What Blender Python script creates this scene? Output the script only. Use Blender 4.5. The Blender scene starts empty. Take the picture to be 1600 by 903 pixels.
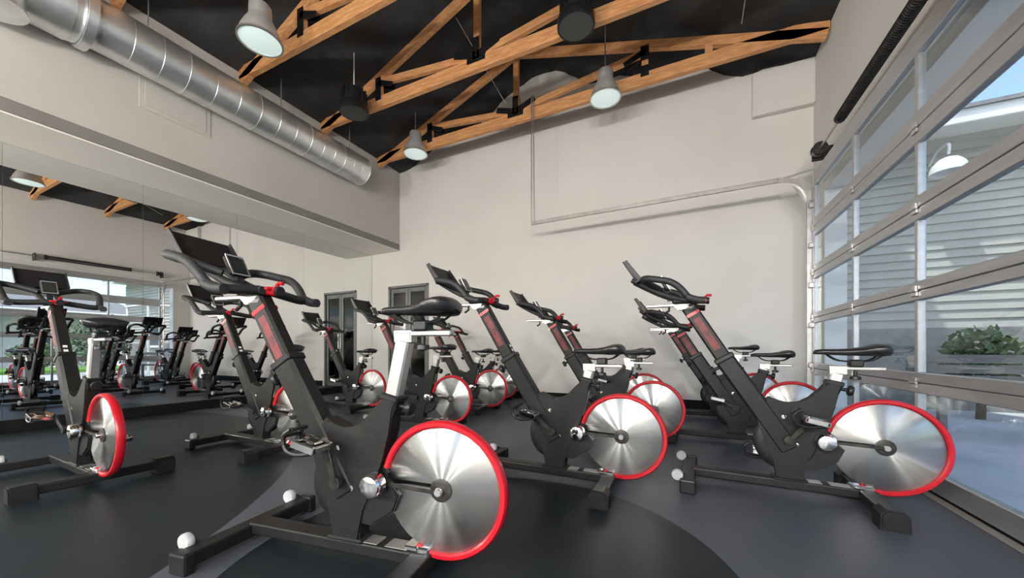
import bpy, bmesh, math, random
from mathutils import Vector, Matrix
random.seed(7)
S = 0.85                      # metres per unit of camera height used in the survey below
R = math.radians
C = bpy.context.scene.collection
scene = bpy.context.scene

# ------------------------------------------------------------------ camera
cam_d = bpy.data.cameras.new('camera')
cam = bpy.data.objects.new('camera', cam_d); C.objects.link(cam)
cam_d.sensor_width = 36.0
cam_d.lens = 567.2 / 1600 * 36
cam_d.shift_y = 97.0 / 1600
cam_d.clip_start = 0.02; cam_d.clip_end = 300
cam.location = (0, 0, S)
cam.rotation_euler = (R(90), 0, math.atan(270.5 / 567.2))
scene.camera = cam
# ------------------------------------------------------------------ world, sun, exposure
w = bpy.data.worlds.new('world'); scene.world = w; w.use_nodes = True
nt = w.node_tree; bg = nt.nodes['Background']
sky = nt.nodes.new('ShaderNodeTexSky'); sky.sky_type = 'NISHITA'; sky.sun_disc = False
sky.sun_elevation = R(48); sky.sun_rotation = R(220); sky.air_density = 1.0; sky.dust_density = 2.0; sky.ozone_density = 1.2
nt.links.new(sky.outputs[0], bg.inputs[0]); bg.inputs[1].default_value = 0.34
sun_d = bpy.data.lights.new('sun', 'SUN'); sun_d.energy = 3.4; sun_d.angle = R(1.0); sun_d.color = (1, .95, .86)
sun = bpy.data.objects.new('sun', sun_d); C.objects.link(sun)
sun.rotation_euler = Vector((0.30, 0.35, -0.85)).to_track_quat('-Z', 'Y').to_euler()
FILL_W = 305.0  # power of each added fill lamp behind the viewer
vs = scene.view_settings
vs.view_transform = 'Standard'; vs.look = 'None'; vs.gamma = 1.0; vs.use_curve_mapping = False
vs.exposure = 0.30

# ------------------------------------------------------------------ materials
def mat(name, col=(.5, .5, .5), rough=.5, metal=0.0, **kw):
    m = bpy.data.materials.new(name); m.use_nodes = True
    b = m.node_tree.nodes['Principled BSDF']
    b.inputs['Base Color'].default_value = (*col, 1); b.inputs['Roughness'].default_value = rough
    b.inputs['Metallic'].default_value = metal
    for k, v in kw.items(): b.inputs[k].default_value = v
    return m
def nodes(m): return m.node_tree.nodes, m.node_tree.links, m.node_tree.nodes['Principled BSDF']
def noisy(m, c1, c2, scale=8, detail=4, stretch=None, bump=0.0, bscale=None, rlo=None, rhi=None):
    n, l, b = nodes(m)
    tc = n.new('ShaderNodeTexCoord'); mp = n.new('ShaderNodeMapping')
    l.new(tc.outputs['Object'], mp.inputs[0])
    if stretch: mp.inputs['Scale'].default_value = stretch
    t = n.new('ShaderNodeTexNoise'); t.inputs['Scale'].default_value = scale; t.inputs['Detail'].default_value = detail
    l.new(mp.outputs[0], t.inputs['Vector'])
    r = n.new('ShaderNodeValToRGB'); r.color_ramp.elements[0].position = .3; r.color_ramp.elements[1].position = .7
    r.color_ramp.elements[0].color = (*c1, 1); r.color_ramp.elements[1].color = (*c2, 1)
    l.new(t.outputs['Fac'], r.inputs[0]); l.new(r.outputs[0], b.inputs['Base Color'])
    if rlo is not None:
        mr = n.new('ShaderNodeMapRange'); mr.inputs['To Min'].default_value = rlo; mr.inputs['To Max'].default_value = rhi
        l.new(t.outputs['Fac'], mr.inputs['Value']); l.new(mr.outputs[0], b.inputs['Roughness'])
    if bump:
        t2 = n.new('ShaderNodeTexNoise'); t2.inputs['Scale'].default_value = bscale or scale * 6; t2.inputs['Detail'].default_value = 3
        l.new(mp.outputs[0], t2.inputs['Vector'])
        bp = n.new('ShaderNodeBump'); bp.inputs['Strength'].default_value = bump; bp.inputs['Distance'].default_value = .01
        l.new(t2.outputs['Fac'], bp.inputs['Height']); l.new(bp.outputs[0], b.inputs['Normal'])
    return m
M = {}
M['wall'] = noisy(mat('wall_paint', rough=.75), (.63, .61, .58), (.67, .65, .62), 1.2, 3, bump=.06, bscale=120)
M['wall_shade'] = noisy(mat('shaded_wall_paint', rough=.7), (.42, .40, .37), (.46, .44, .41), 1.0, 3, bump=.05, bscale=110)  # wall paint darkened to stand in for weaker light on the bulkhead
M['strip'] = noisy(mat('grey_strip', rough=.6), (.17, .162, .152), (.20, .192, .182), 3, 2)
M['soffit'] = noisy(mat('bounce_lit_soffit_paint', rough=.7), (.80, .76, .70), (.84, .80, .74), 1.5, 3)  # lightened paint stands in for light bounced onto the underside
M['black_base'] = noisy(mat('black_rubber_base', rough=.6, **{'Specular IOR Level': .15}), (.004, .005, .005), (.007, .008, .008), 12, 3)
M['ceil'] = noisy(mat('charcoal_fabric', rough=.85), (.020, .021, .022), (.040, .041, .042), 2.2, 5, bump=.8, bscale=9)
M['wood'] = noisy(mat('truss_timber', rough=.55), (.46, .20, .07), (.70, .36, .15), 5, 6, stretch=(1.2, 9, 9), bump=.15, bscale=30)
M['steelblk'] = noisy(mat('black_steel_plate', rough=.45, metal=.4), (.008, .008, .009), (.018, .018, .019), 20, 2)
M['galv'] = noisy(mat('galvanised_steel', rough=.3, metal=.85), (.62, .64, .65), (.85, .87, .88), 3.5, 6, rlo=.24, rhi=.44)
M['alu'] = noisy(mat('door_aluminium', rough=.35, metal=.75), (.38, .385, .40), (.46, .465, .48), 4, 3, stretch=(8, 1, 8), rlo=.3, rhi=.42)
M['bronze'] = noisy(mat('grey_door_frame', rough=.45, metal=.3), (.11, .115, .11), (.15, .155, .15), 6, 2)
M['track'] = noisy(mat('track_steel', rough=.35, metal=.9), (.48, .47, .46), (.62, .61, .60), 10, 3)
M['darksteel'] = noisy(mat('dark_oily_steel', rough=.45, metal=.6), (.02, .02, .02), (.06, .055, .05), 25, 3)
M['white'] = noisy(mat('white_paint', rough=.55), (.72, .72, .71), (.78, .78, .77), 3, 2)
M['mirror'] = mat('mirror_silver', (.90, .91, .90), .0, 1.0)
M['void'] = mat('dark_room', (.02, .022, .022), .8)
# bike materials
M['frame'] = noisy(mat('charcoal_powder_coat', rough=.46, metal=.1, **{'Specular IOR Level': .32}), (.008, .008, .008), (.015, .015, .0148), 60, 2, bump=.05, bscale=400)
M['black'] = noisy(mat('black_plastic', rough=.42, **{'Specular IOR Level': .35}), (.008, .008, .009), (.014, .014, .015), 30, 2)
M['foam'] = noisy(mat('black_foam_grip', rough=.6), (.012, .013, .014), (.022, .023, .024), 80, 2, bump=.1, bscale=300)
M['leather'] = noisy(mat('saddle_vinyl', rough=.33), (.010, .010, .011), (.016, .016, .018), 40, 2, bump=.08, bscale=250)
M['silver'] = noisy(mat('satin_aluminium', rough=.3, metal=.85), (.46, .455, .44), (.56, .555, .54), 12, 2, rlo=.28, rhi=.4)
M['chrome'] = mat('chrome', (.82, .82, .82), .08, 1.0)
M['red'] = noisy(mat('red_gloss_plastic', rough=.28), (.40, .007, .016), (.45, .010, .020), 20, 2)
M['decal'] = noisy(mat('red_decal', rough=.55), (.05, .010, .013), (.19, .022, .027), 22, 4)
M['print'] = mat('white_print', (.7, .7, .7), .5)
M['wheelrub'] = noisy(mat('pale_caster', rough=.35), (.36, .365, .38), (.48, .49, .50), 20, 2)
M['screen'] = mat('dark_screen', (.02, .025, .025), .12)
m = mat('turned_aluminium', (.46, .46, .455), .27, 1.0); M['disc'] = m
n, l, b = nodes(m)
b.inputs['Anisotropic'].default_value = 1.0; b.inputs['Anisotropic Rotation'].default_value = .25
tg = n.new('ShaderNodeTangent'); tg.direction_type = 'RADIAL'; tg.axis = 'Y'
l.new(tg.outputs[0], b.inputs['Tangent'])
tc = n.new('ShaderNodeTexCoord'); sx = n.new('ShaderNodeSeparateXYZ'); l.new(tc.outputs['Object'], sx.inputs[0])
cx = n.new('ShaderNodeCombineXYZ'); l.new(sx.outputs['X'], cx.inputs['X']); l.new(sx.outputs['Z'], cx.inputs['Y'])
ln = n.new('ShaderNodeVectorMath'); ln.operation = 'LENGTH'; l.new(cx.outputs[0], ln.inputs[0])
nz = n.new('ShaderNodeTexNoise'); nz.noise_dimensions = '1D'; nz.inputs['Scale'].default_value = 160; l.new(ln.outputs['Value'], nz.inputs['W'])
mr = n.new('ShaderNodeMapRange'); mr.inputs['To Min'].default_value = .235; mr.inputs['To Max'].default_value = .265
l.new(nz.outputs['Fac'], mr.inputs['Value']); l.new(mr.outputs[0], b.inputs['Roughness'])
def glass(name, tint, extra=0.0, rough=0.0, ior=1.5):
    m = bpy.data.materials.new(name); m.use_nodes = True
    n = m.node_tree.nodes; l = m.node_tree.links; n.clear()
    o = n.new('ShaderNodeOutputMaterial'); mx = n.new('ShaderNodeMixShader')
    t = n.new('ShaderNodeBsdfTransparent'); t.inputs[0].default_value = (*tint, 1)
    g = n.new('ShaderNodeBsdfGlossy'); g.inputs['Roughness'].default_value = rough
    f = n.new('ShaderNodeFresnel'); f.inputs['IOR'].default_value = ior
    ge = n.new('ShaderNodeNewGeometry'); inv = n.new('ShaderNodeMath'); inv.operation = 'SUBTRACT'; inv.inputs[0].default_value = 1.0
    l.new(ge.outputs['Backfacing'], inv.inputs[1])
    a = n.new('ShaderNodeMath'); a.operation = 'ADD'; a.use_clamp = True; a.inputs[1].default_value = extra
    mm = n.new('ShaderNodeMath'); mm.operation = 'MULTIPLY'; l.new(a.outputs[0], mm.inputs[0]); l.new(inv.outputs[0], mm.inputs[1])
    l.new(f.outputs[0], a.inputs[0]); l.new(mm.outputs[0], mx.inputs[0])
    l.new(t.outputs[0], mx.inputs[1]); l.new(g.outputs[0], mx.inputs[2]); l.new(mx.outputs[0], o.inputs[0])
    return m
M['glass'] = glass('door_glass', (.90, .94, .95), .02)
M['smoke'] = glass('smoked_glass', (.4, .45, .43), 0.0, .08)
m = mat('lamp_lens', (.55, .66, .64), .25); M['lens'] = m
b = m.node_tree.nodes['Principled BSDF']; b.inputs['Emission Color'].default_value = (.80, .92, .90, 1); b.inputs['Emission Strength'].default_value = .38
M['lampshade'] = noisy(mat('spun_aluminium_shade', rough=.38, metal=.55), (.55, .55, .54), (.68, .68, .67), 6, 3)
m = mat('fill_globe_bulb', (.9, .9, .88), .3); M['fill_bulb'] = m
b = m.node_tree.nodes['Principled BSDF']; b.inputs['Emission Color'].default_value = (1, .96, .9, 1); b.inputs['Emission Strength'].default_value = 6.0
M['lens_off'] = mat('lamp_lens_off', (.03, .035, .035), .2)
# floor: grey rubber with two inlaid dark discs
m = mat('rubber_floor', rough=.4, **{'Specular IOR Level': .22}); M['floor'] = m
n, l, b = nodes(m)
tc = n.new('ShaderNodeTexCoord')
def disc_mask(cx_, cy_, r_):
    v = n.new('ShaderNodeVectorMath'); v.operation = 'DISTANCE'; v.inputs[1].default_value = (cx_, cy_, 0)
    l.new(tc.outputs['Object'], v.inputs[0])
    q = n.new('ShaderNodeMath'); q.operation = 'LESS_THAN'; q.inputs[1].default_value = r_; l.new(v.outputs['Value'], q.inputs[0]); return q
d1 = disc_mask(-.8765 * S, 1.488 * S, 1.159 * S); d2 = disc_mask(-6.28 * S, -1.48 * S, 4.711 * S)
mxm = n.new('ShaderNodeMath'); mxm.operation = 'MAXIMUM'; l.new(d1.outputs[0], mxm.inputs[0]); l.new(d2.outputs[0], mxm.inputs[1])
nz = n.new('ShaderNodeTexNoise'); nz.inputs['Scale'].default_value = 260; nz.inputs['Detail'].default_value = 2; l.new(tc.outputs['Object'], nz.inputs['Vector'])
nb = n.new('ShaderNodeTexNoise'); nb.inputs['Scale'].default_value = 1.3; nb.inputs['Detail'].default_value = 4; l.new(tc.outputs['Object'], nb.inputs['Vector'])
mc = n.new('ShaderNodeMix'); mc.data_type = 'RGBA'; l.new(mxm.outputs[0], mc.inputs[0])
mc.inputs[6].default_value = (.066, .073, .086, 1); mc.inputs[7].default_value = (.011, .015, .018, 1)
hv = n.new('ShaderNodeMapRange'); hv.inputs['To Min'].default_value = .75; hv.inputs['To Max'].default_value = 1.25; l.new(nz.outputs['Fac'], hv.inputs['Value'])
mu = n.new('ShaderNodeMix'); mu.data_type = 'RGBA'; mu.blend_type = 'MULTIPLY'; mu.inputs[0].default_value = 1
l.new(mc.outputs[2], mu.inputs[6]); l.new(hv.outputs[0], mu.inputs[7]); l.new(mu.outputs[2], b.inputs['Base Color'])
rr = n.new('ShaderNodeMapRange'); rr.inputs['To Min'].default_value = .34; rr.inputs['To Max'].default_value = .5; l.new(nb.outputs['Fac'], rr.inputs['Value']); l.new(rr.outputs[0], b.inputs['Roughness'])
bp = n.new('ShaderNodeBump'); bp.inputs['Strength'].default_value = .12; bp.inputs['Distance'].default_value = .004; l.new(nz.outputs['Fac'], bp.inputs['Height']); l.new(bp.outputs[0], b.inputs['Normal'])
# outside
M['concrete'] = noisy(mat('patio_concrete', rough=.8), (.52, .53, .55), (.62, .63, .65), 2, 5, bump=.1)
M['asphalt'] = noisy(mat('asphalt', rough=.9), (.16, .16, .17), (.22, .22, .23), 4, 4)
M['grass'] = noisy(mat('lawn_grass', rough=.9), (.08, .20, .03), (.16, .32, .06), 6, 5, bump=.4, bscale=60)
M['siding'] = noisy(mat('lap_siding_paint', rough=.65), (.36, .355, .32), (.41, .405, .37), 3, 3)
M['stone'] = noisy(mat('grey_stone_plinth', rough=.8), (.16, .16, .155), (.26, .26, .25), 7, 5, bump=.3)
M['teak'] = noisy(mat('weathered_teak', rough=.75), (.13, .12, .11), (.20, .185, .17), 6, 4, stretch=(1, 10, 10))
M['trimw'] = noisy(mat('house_trim', rough=.6), (.74, .73, .70), (.80, .79, .76), 3, 2)
M['roof'] = noisy(mat('roof_shingle', rough=.85), (.16, .16, .17), (.24, .24, .25), 12, 4)
M['leaf'] = noisy(mat('leaf_green', rough=.6), (.035, .075, .025), (.09, .15, .06), 5, 3)
M['leaf2'] = noisy(mat('leaf_grey_green', rough=.6), (.06, .09, .06), (.13, .17, .11), 5, 3)
M['bark'] = noisy(mat('bark', rough=.9), (.06, .045, .03), (.11, .085, .06), 10, 4)
M['brick'] = noisy(mat('house_brown', rough=.8), (.20, .12, .09), (.27, .17, .12), 8, 3)
M['winglass'] = mat('far_window_glass', (.06, .08, .10), .08)

# ------------------------------------------------------------------ mesh helpers
def new(name, bm, m, parent=None, smooth=False, loc=None, rot=None):
    me = bpy.data.meshes.new(name); bmesh.ops.recalc_face_normals(bm, faces=bm.faces); bm.to_mesh(me); bm.free()
    me.materials.append(M[m] if isinstance(m, str) else m)
    if smooth:
        me.polygons.foreach_set('use_smooth', [True] * len(me.polygons))
        if smooth != 'all':
            me.set_sharp_from_angle(angle=R(38))
    o = bpy.data.objects.new(name, me); C.objects.link(o)
    if parent: o.parent = parent
    if loc: o.location = loc
    if rot: o.rotation_euler = rot
    return o
def box(bm, lo, hi, bev=0.0, seg=1):
    c = [(lo[i] + hi[i]) / 2 for i in range(3)]; s = [abs(hi[i] - lo[i]) for i in range(3)]
    g = bmesh.ops.create_cube(bm, size=1.0, matrix=Matrix.Translation(c) @ Matrix.Diagonal((*s, 1)))
    if bev:
        es = {e for v in g['verts'] for e in v.link_edges}
        bmesh.ops.bevel(bm, geom=list(es), offset=bev, segments=seg, affect='EDGES', profile=.5)
def B(lo, hi, bev=0.0, seg=1):
    bm = bmesh.new(); box(bm, lo, hi, bev, seg); return bm
def bar(bm, p, q, wy, wz, bev=0.0, up=(0, 0, 1)):
    """box beam from p to q; wy across, wz along 'up'"""
    p, q = Vector(p), Vector(q); x = (q - p).normalized(); y = Vector(up).cross(x)
    if y.length < 1e-4: y = Vector((0, 1, 0)).cross(x)
    y.normalize(); z = x.cross(y)
    Mx = Matrix((x, y, z)).transposed().to_4x4(); Mx.translation = (p + q) / 2
    g = bmesh.ops.create_cube(bm, size=1.0, matrix=Mx @ Matrix.Diagonal(((q - p).length, wy, wz, 1)))
    if bev:
        es = {e for v in g['verts'] for e in v.link_edges}
        bmesh.ops.bevel(bm, geom=list(es), offset=bev, segments=1, affect='EDGES')
def BAR(*a, **k):
    bm = bmesh.new(); bar(bm, *a, **k); return bm
def tube(bm, pts, r, n=8, cap=True, closed=False, flat=None):
    """swept tube; r number or list; flat=(rx,ry) elliptical"""
    P = [Vector(p) for p in pts]; N = len(P); rings = []; prev = None
    for i, p in enumerate(P):
        if closed: t = (P[(i + 1) % N] - P[i - 1]).normalized()
        else: t = (P[min(i + 1, N - 1)] - P[max(i - 1, 0)]).normalized()
        if prev is None:
            a = Vector((0, 0, 1)) if abs(t.z) < .9 else Vector((0, 1, 0))
            u = t.cross(a).normalized()
        else:
            u = (prev - t * prev.dot(t)).normalized()
        prev = u; v = t.cross(u); rr = r[i] if isinstance(r, (list, tuple)) else r
        fx, fy = flat or (1, 1)
        rings.append([bm.verts.new(p + (u * math.cos(a_) * fx + v * math.sin(a_) * fy) * rr) for a_ in [2 * math.pi * k / n for k in range(n)]])
    for i in range(N if closed else N - 1):
        A, Bq = rings[i], rings[(i + 1) % N]
        for k in range(n): bm.faces.new((A[k], A[(k + 1) % n], Bq[(k + 1) % n], Bq[k]))
    if cap and not closed: bm.faces.new(rings[0][::-1]); bm.faces.new(rings[-1])
def T(pts, r, n=8, **k):
    bm = bmesh.new(); tube(bm, pts, r, n, **k); return bm
def smoothpath(pts, sub=5):
    P = [Vector(p) for p in pts]; out = []
    for i in range(len(P) - 1):
        p0, p1, p2, p3 = P[max(i - 1, 0)], P[i], P[i + 1], P[min(i + 2, len(P) - 1)]
        for k in range(sub):
            t = k / sub
            out.append(.5 * ((2 * p1) + (p2 - p0) * t + (2 * p0 - 5 * p1 + 4 * p2 - p3) * t * t + (3 * p1 - p0 - 3 * p2 + p3) * t ** 3))
    out.append(P[-1]); return out
def lathe(bm, prof, n=24, mtx=None, closed=False):
    """profile [(r,z)] around z"""
    rings = []
    for r_, z_ in prof:
        if r_ < 1e-6: v = bm.verts.new((0, 0, z_)); rings.append([v])
        else: rings.append([bm.verts.new((r_ * math.cos(2 * math.pi * k / n), r_ * math.sin(2 * math.pi * k / n), z_)) for k in range(n)])
    vs_ = [v for q in rings for v in q]
    L_ = len(rings)
    for i in range(L_ if closed else L_ - 1):
        A, Bq = rings[i], rings[(i + 1) % L_]
        for k in range(n):
            k2 = (k + 1) % n
            if len(A) == 1 and len(Bq) == 1: continue
            if len(A) == 1: bm.faces.new((A[0], Bq[k2], Bq[k]))
            elif len(Bq) == 1: bm.faces.new((A[k], A[k2], Bq[0]))
            else: bm.faces.new((A[k], A[k2], Bq[k2], Bq[k]))
    if mtx is not None: bmesh.ops.transform(bm, matrix=mtx, verts=vs_)
def LATHE(prof, n=24, mtx=None, closed=False):
    bm = bmesh.new(); lathe(bm, prof, n, mtx, closed); return bm
TOY = Matrix.Rotation(R(-90), 4, 'X')          # z axis -> y axis
TOX = Matrix.Rotation(R(90), 4, 'Y')           # z axis -> x axis
def prism(bm, poly, y0, y1, bev=0.0):
    """polygon [(x,z)] extruded along y"""
    a = [bm.verts.new((x, y0, z)) for x, z in poly]; b_ = [bm.verts.new((x, y1, z)) for x, z in poly]
    fs = [bm.faces.new(a), bm.faces.new(b_[::-1])]
    N = len(poly)
    for i in range(N): bm.faces.new((a[i], b_[i], b_[(i + 1) % N], a[(i + 1) % N]))
    if bev:
        es = {e for f_ in fs for e in f_.edges}
        bmesh.ops.bevel(bm, geom=list(es), offset=bev, segments=2, affect='EDGES')
def PRISM(*a, **k):
    bm = bmesh.new(); prism(bm, *a, **k); return bm
def empty(name, loc=(0, 0, 0), rz=0.0):
    o = bpy.data.objects.new(name, None); C.objects.link(o); o.location = loc; o.rotation_euler = (0, 0, rz); o.empty_display_size = .1; return o
def tag(o, label, cat, group=None):
    o['label'] = label; o['category'] = cat
    if group: o['group'] = group
    return o
def struct(o): o['kind'] = 'structure'; return o
def copy_tree(o, parent=None):
    c_ = o.copy(); C.objects.link(c_); c_.parent = parent
    for ch in [q for q in list(o.children)]: copy_tree(ch, c_)
    return c_

# ------------------------------------------------------------------ room measures (metres)
XM = -7.50 * S          # mirror wall
XB = -6.55 * S          # bulkhead face
XR = 1.80 * S           # right wall face
YB = 7.10 * S           # back wall face
YF = -4.2               # wall behind the viewer
XD = 1.56 * S           # inner face of sectional door
ZSOF = S * 3.555        # underside of bulkhead
RX, RZ = -2.95 * S, S * 6.90     # ridge
EZL, EZR = S * 5.52, S * 5.50    # eaves
def Z(h): return S * (1 + h)

# floor
struct(new('floor', B((XM - .3, YF, -.12), (XD + .06, YB + .1, 0)), 'floor'))
# back wall with doorway
DX0, DX1, DZ1 = -6.93 * S, -5.63 * S, Z(1.66)
bm = bmesh.new()
box(bm, (XM - .3, YB, -.05), (DX0, YB + .2, 6.1)); box(bm, (DX1, YB, -.05), (XR + .25, YB + .2, 6.1)); box(bm, (DX0, YB, DZ1), (DX1, YB + .2, 6.1))
struct(new('wall_back', bm, 'wall'))
bm = bmesh.new()
box(bm, (DX0 - .1, YB + 1.4, 0), (DX1 + .9, YB + 1.5, 2.5)); box(bm, (DX0 - .2, YB + .2, 0), (DX0 - .1, YB + 1.5, 2.5)); box(bm, (DX1 + .9, YB + .2, 0), (DX1 + 1, YB + 1.5, 2.5))
box(bm, (DX0 - .2, YB + .2, 2.5), (DX1 + 1, YB + 1.5, 2.6)); box(bm, (DX0 - .2, YB + .1, -.1), (DX1 + 1, YB + 1.5, 0))
struct(new('wall_corridor', bm, 'void'))
struct(new('wall_left', B((XM - .25, YF, -.05), (XM - .012, YB, ZSOF + .1)), 'wall'))
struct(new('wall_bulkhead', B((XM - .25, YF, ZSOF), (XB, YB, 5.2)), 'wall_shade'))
struct(new('ceiling_soffit_lit', B((XM + .002, YF, ZSOF - .012), (XB - .004, YB - .002, ZSOF - .0005)), 'soffit'))  # thin sheet added so the underside looks lit from below
struct(new('trim_1', B((XB, YF, ZSOF + .002), (XB + .012, YB - .02, ZSOF + .125), .004), 'strip'))
struct(new('baseboard_back', B((DX1 + .06, YB - .018, 0), (XR - .02, YB, .125), .003), 'black_base'))
struct(new('baseboard_left', B((XM - .012, YF, 0), (XM + .03, YB - .02, .13), .004), 'black_base'))
# right wall: header over door, jamb pieces
OY0, OY1, OZ = -1.0 * S, 6.62 * S, Z(2.30)
bm = bmesh.new()
box(bm, (XR, YF, OZ), (XR + .2, YB, 5.0)); box(bm, (XR, OY1, -.05), (XR + .2, YB, OZ)); box(bm, (XR, YF, -.05), (XR + .2, OY0, OZ))
struct(new('wall_right', bm, 'wall'))
struct(new('trim_5', B((XR - .004, OY1 - .015, 0), (XR + .21, OY1, OZ), .003), 'white'))  # white lining added to make the daylit reveal look brighter
# wall behind the viewer with four tall windows
bm = bmesh.new(); WX = [(-5.4, -4.3), (-3.6, -2.5), (-1.8, -.7), (0.0, 1.1)]; WZ = (.4, 3.6)
box(bm, (XM - .3, YF - .2, WZ[1]), (XR + .2, YF, 6.1)); box(bm, (XM - .3, YF - .2, -.05), (XR + .2, YF, WZ[0]))
xs = [XM - .3] + [q for p_ in WX for q in p_] + [XR + .2]
for k in range(0, len(xs), 2): box(bm, (xs[k], YF - .2, WZ[0]), (xs[k + 1], YF, WZ[1]))
struct(new('wall_front', bm, 'wall'))
for k, (x0, x1) in enumerate(WX):
    wn = struct(new('window_%d' % (k + 1), B((x0, YF - .12, WZ[0]), (x0 + .05, YF - .06, WZ[1]), .004), 'alu'))
    new('frame', B((x1 - .05, YF - .12, WZ[0]), (x1, YF - .06, WZ[1]), .004), 'alu', wn)
    for z_ in (WZ[0], (WZ[0] + WZ[1]) / 2, WZ[1] - .05): new('frame', B((x0 + .05, YF - .12, z_), (x1 - .05, YF - .06, z_ + .05), .004), 'alu', wn)
    new('pane', B((x0 + .05, YF - .094, WZ[0] + .05), (x1 - .05, YF - .088, (WZ[0] + WZ[1]) / 2)), 'glass', wn); new('pane', B((x0 + .05, YF - .094, (WZ[0] + WZ[1]) / 2 + .05), (x1 - .05, YF - .088, WZ[1] - .05)), 'glass', wn)
# ceiling: draped charcoal fabric below a gable roof
bm = bmesh.new(); NX, NY = 60, 72; g = []
rnd = random.Random(3); ph = [rnd.uniform(0, 6.28) for _ in range(12)]
def ceil_z(x, y):
    z = EZL + (RZ - EZL) * (x - XB) / (RX - XB) if x < RX else EZR + (RZ - EZR) * (XR - x) / (XR - RX)
    e = min(1, max(0, min(x - XB, XR - x) / .6))
    near = max(0, 1 - (YB - y) / .5)
    z += e * (.035 * math.sin(3.1 * x + 1.3 * y + ph[0]) + .03 * math.sin(5.7 * x - 2.4 * y + ph[1]) + .02 * math.sin(9 * y + 4 * math.sin(2 * x) + ph[2]) + .012 * math.sin(17 * x + 11 * y))
    z -= near * e * (.12 + .07 * math.sin(2.6 * x + ph[3]) + .04 * math.sin(6.1 * x + ph[4]))
    return z
for i in range(NX + 1):
    x = XB - .05 + (XR - XB + .1) * i / NX
    g.append([bm.verts.new((x, YF + (YB - YF + .03) * j / NY, ceil_z(min(max(x, XB), XR), YF + (YB - YF + .03) * j / NY))) for j in range(NY + 1)])
for i in range(NX):
    for j in range(NY): bm.faces.new((g[i][j], g[i + 1][j], g[i + 1][j + 1], g[i][j + 1]))
struct(new('ceiling', bm, 'ceil', smooth='all'))
bm = bmesh.new()
bm_pts = [(XM - .5, 4.95), (RX, RZ + .15), (XR + .6, 4.95 - .12), (XR + .6, 5.1), (RX, RZ + .32), (XM - .5, 5.2)]
prism(bm, bm_pts, YF - .5, YB + .5)
struct(new('roof', bm, 'roof'))
# mirrors
e_y = [YF + .3, -2.2, -1.1, 0.02, 1.12, 2.2, 3.3, 4.4, YB - .012]
for k in range(len(e_y) - 1):
    o = new('wall_mirror', B((XM - .012, e_y[k] + .0012, .13), (XM, e_y[k + 1] - .0012, ZSOF - .014)), 'mirror')
    tag(o, 'frameless wall mirror panel in the mirrored wall, above the black base', 'mirror', 'mirror panels of the mirrored wall')
# glass double door in the back wall
d2_ = struct(empty('door_2', ((DX0 + DX1) / 2, YB + .02, 0)))
wx = (DX1 - DX0) / 2
def dpart(nm, lo, hi, mt, par=None): return new(nm, B(lo, hi, .004), mt, par or d2_)
for s_ in (-1, 1): dpart('frame_post', (s_ * wx - (.05 if s_ > 0 else 0), -.03, 0), (s_ * wx + (.05 if s_ < 0 else 0), .06, DZ1), 'bronze')
dpart('frame_head', (-wx, -.03, DZ1 - .05), (wx, .06, DZ1), 'bronze')
for x0, x1 in ((-wx + .055, -.02), (-.012, wx - .055)):
    lf = new('door_leaf', B((x0, 0, .01), (x0 + .07, .04, DZ1 - .055), .004), 'bronze', d2_)
    new('stile', B((x1 - .07, 0, .01), (x1, .04, DZ1 - .055), .004), 'bronze', lf)
    new('rail', B((x0 + .07, 0, .01), (x1 - .07, .04, .2), .004), 'bronze', lf); new('rail', B((x0 + .07, 0, DZ1 - .15), (x1 - .07, .04, DZ1 - .055), .004), 'bronze', lf)
    new('pane', B((x0 + .07, .015, .2), (x1 - .07, .023, DZ1 - .15)), 'smoke', lf)
    hx = x1 - .035 if x0 < -.1 else x0 + .035
    new('handle', T([(hx, -.002, .9), (hx, -.05, .9), (hx, -.05, 1.25), (hx, -.002, 1.25)], .01), 'chrome', lf, smooth=True)

# ------------------------------------------------------------------ sectional glass garage door
door = struct(empty('door_1', (XD, 0, 0)))
tdr = .045
joints = [0.012, Z(-.235), Z(.45), Z(1.067), Z(1.672), Z(2.40)]
half = [(0, .115), (.064, .064), (.060, .060), (.077, .077), (.10, .10), (.15, 0)]
ymul = [6.16 * S] + [(4.90 - 1.14 * k) * S for k in range(6)]        # far stile, mullions..., near stile
ys, ye = ymul[0], ymul[-1]
for k in range(5):
    z0, z1 = joints[k] + .002, joints[k + 1] - .002
    zb, zt = joints[k] + half[k][1], joints[k + 1] - half[k + 1][0]
    sec = new('door_section', B((0, ye, z0), (tdr, ys, zb), .004), 'alu', door)
    r2 = new('rail', B((0, ye, zt), (tdr, ys, z1), .004), 'alu', sec)
    for j, y in enumerate(ymul):
        wj = .055 if j in (0, len(ymul) - 1) else .036
        new('mullion' if 0 < j < len(ymul) - 1 else 'stile', B((.002, y - wj / 2, zb), (tdr - .002, y + wj / 2, zt), .003), 'alu', sec)
        if j < len(ymul) - 1:
            y1 = ymul[j + 1]
            new('pane', B((.020, y1 + .016, zb), (.026, y - .016, zt)), 'glass', sec)
        if k > 0:
            h = bmesh.new(); box(h, (-.012, y - .03, joints[k] - .035), (0, y + .03, joints[k] - .008), .003); box(h, (-.012, y - .02, joints[k] + .008), (0, y + .02, joints[k] + .035), .003)
            tube(h, [(-.012, y - .035, joints[k]), (-.012, y + .035, joints[k])], .008, 8)
            new('hinge', h, 'track', sec)
new('bottom_seal', B((.004, ye, 0), (tdr - .004, ys, .014), .003), 'black_base', door)
struct(new('trim_2', B((XD - .05, ye, 0), (XD - .006, ys, .006), .002), 'strip'))
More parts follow.
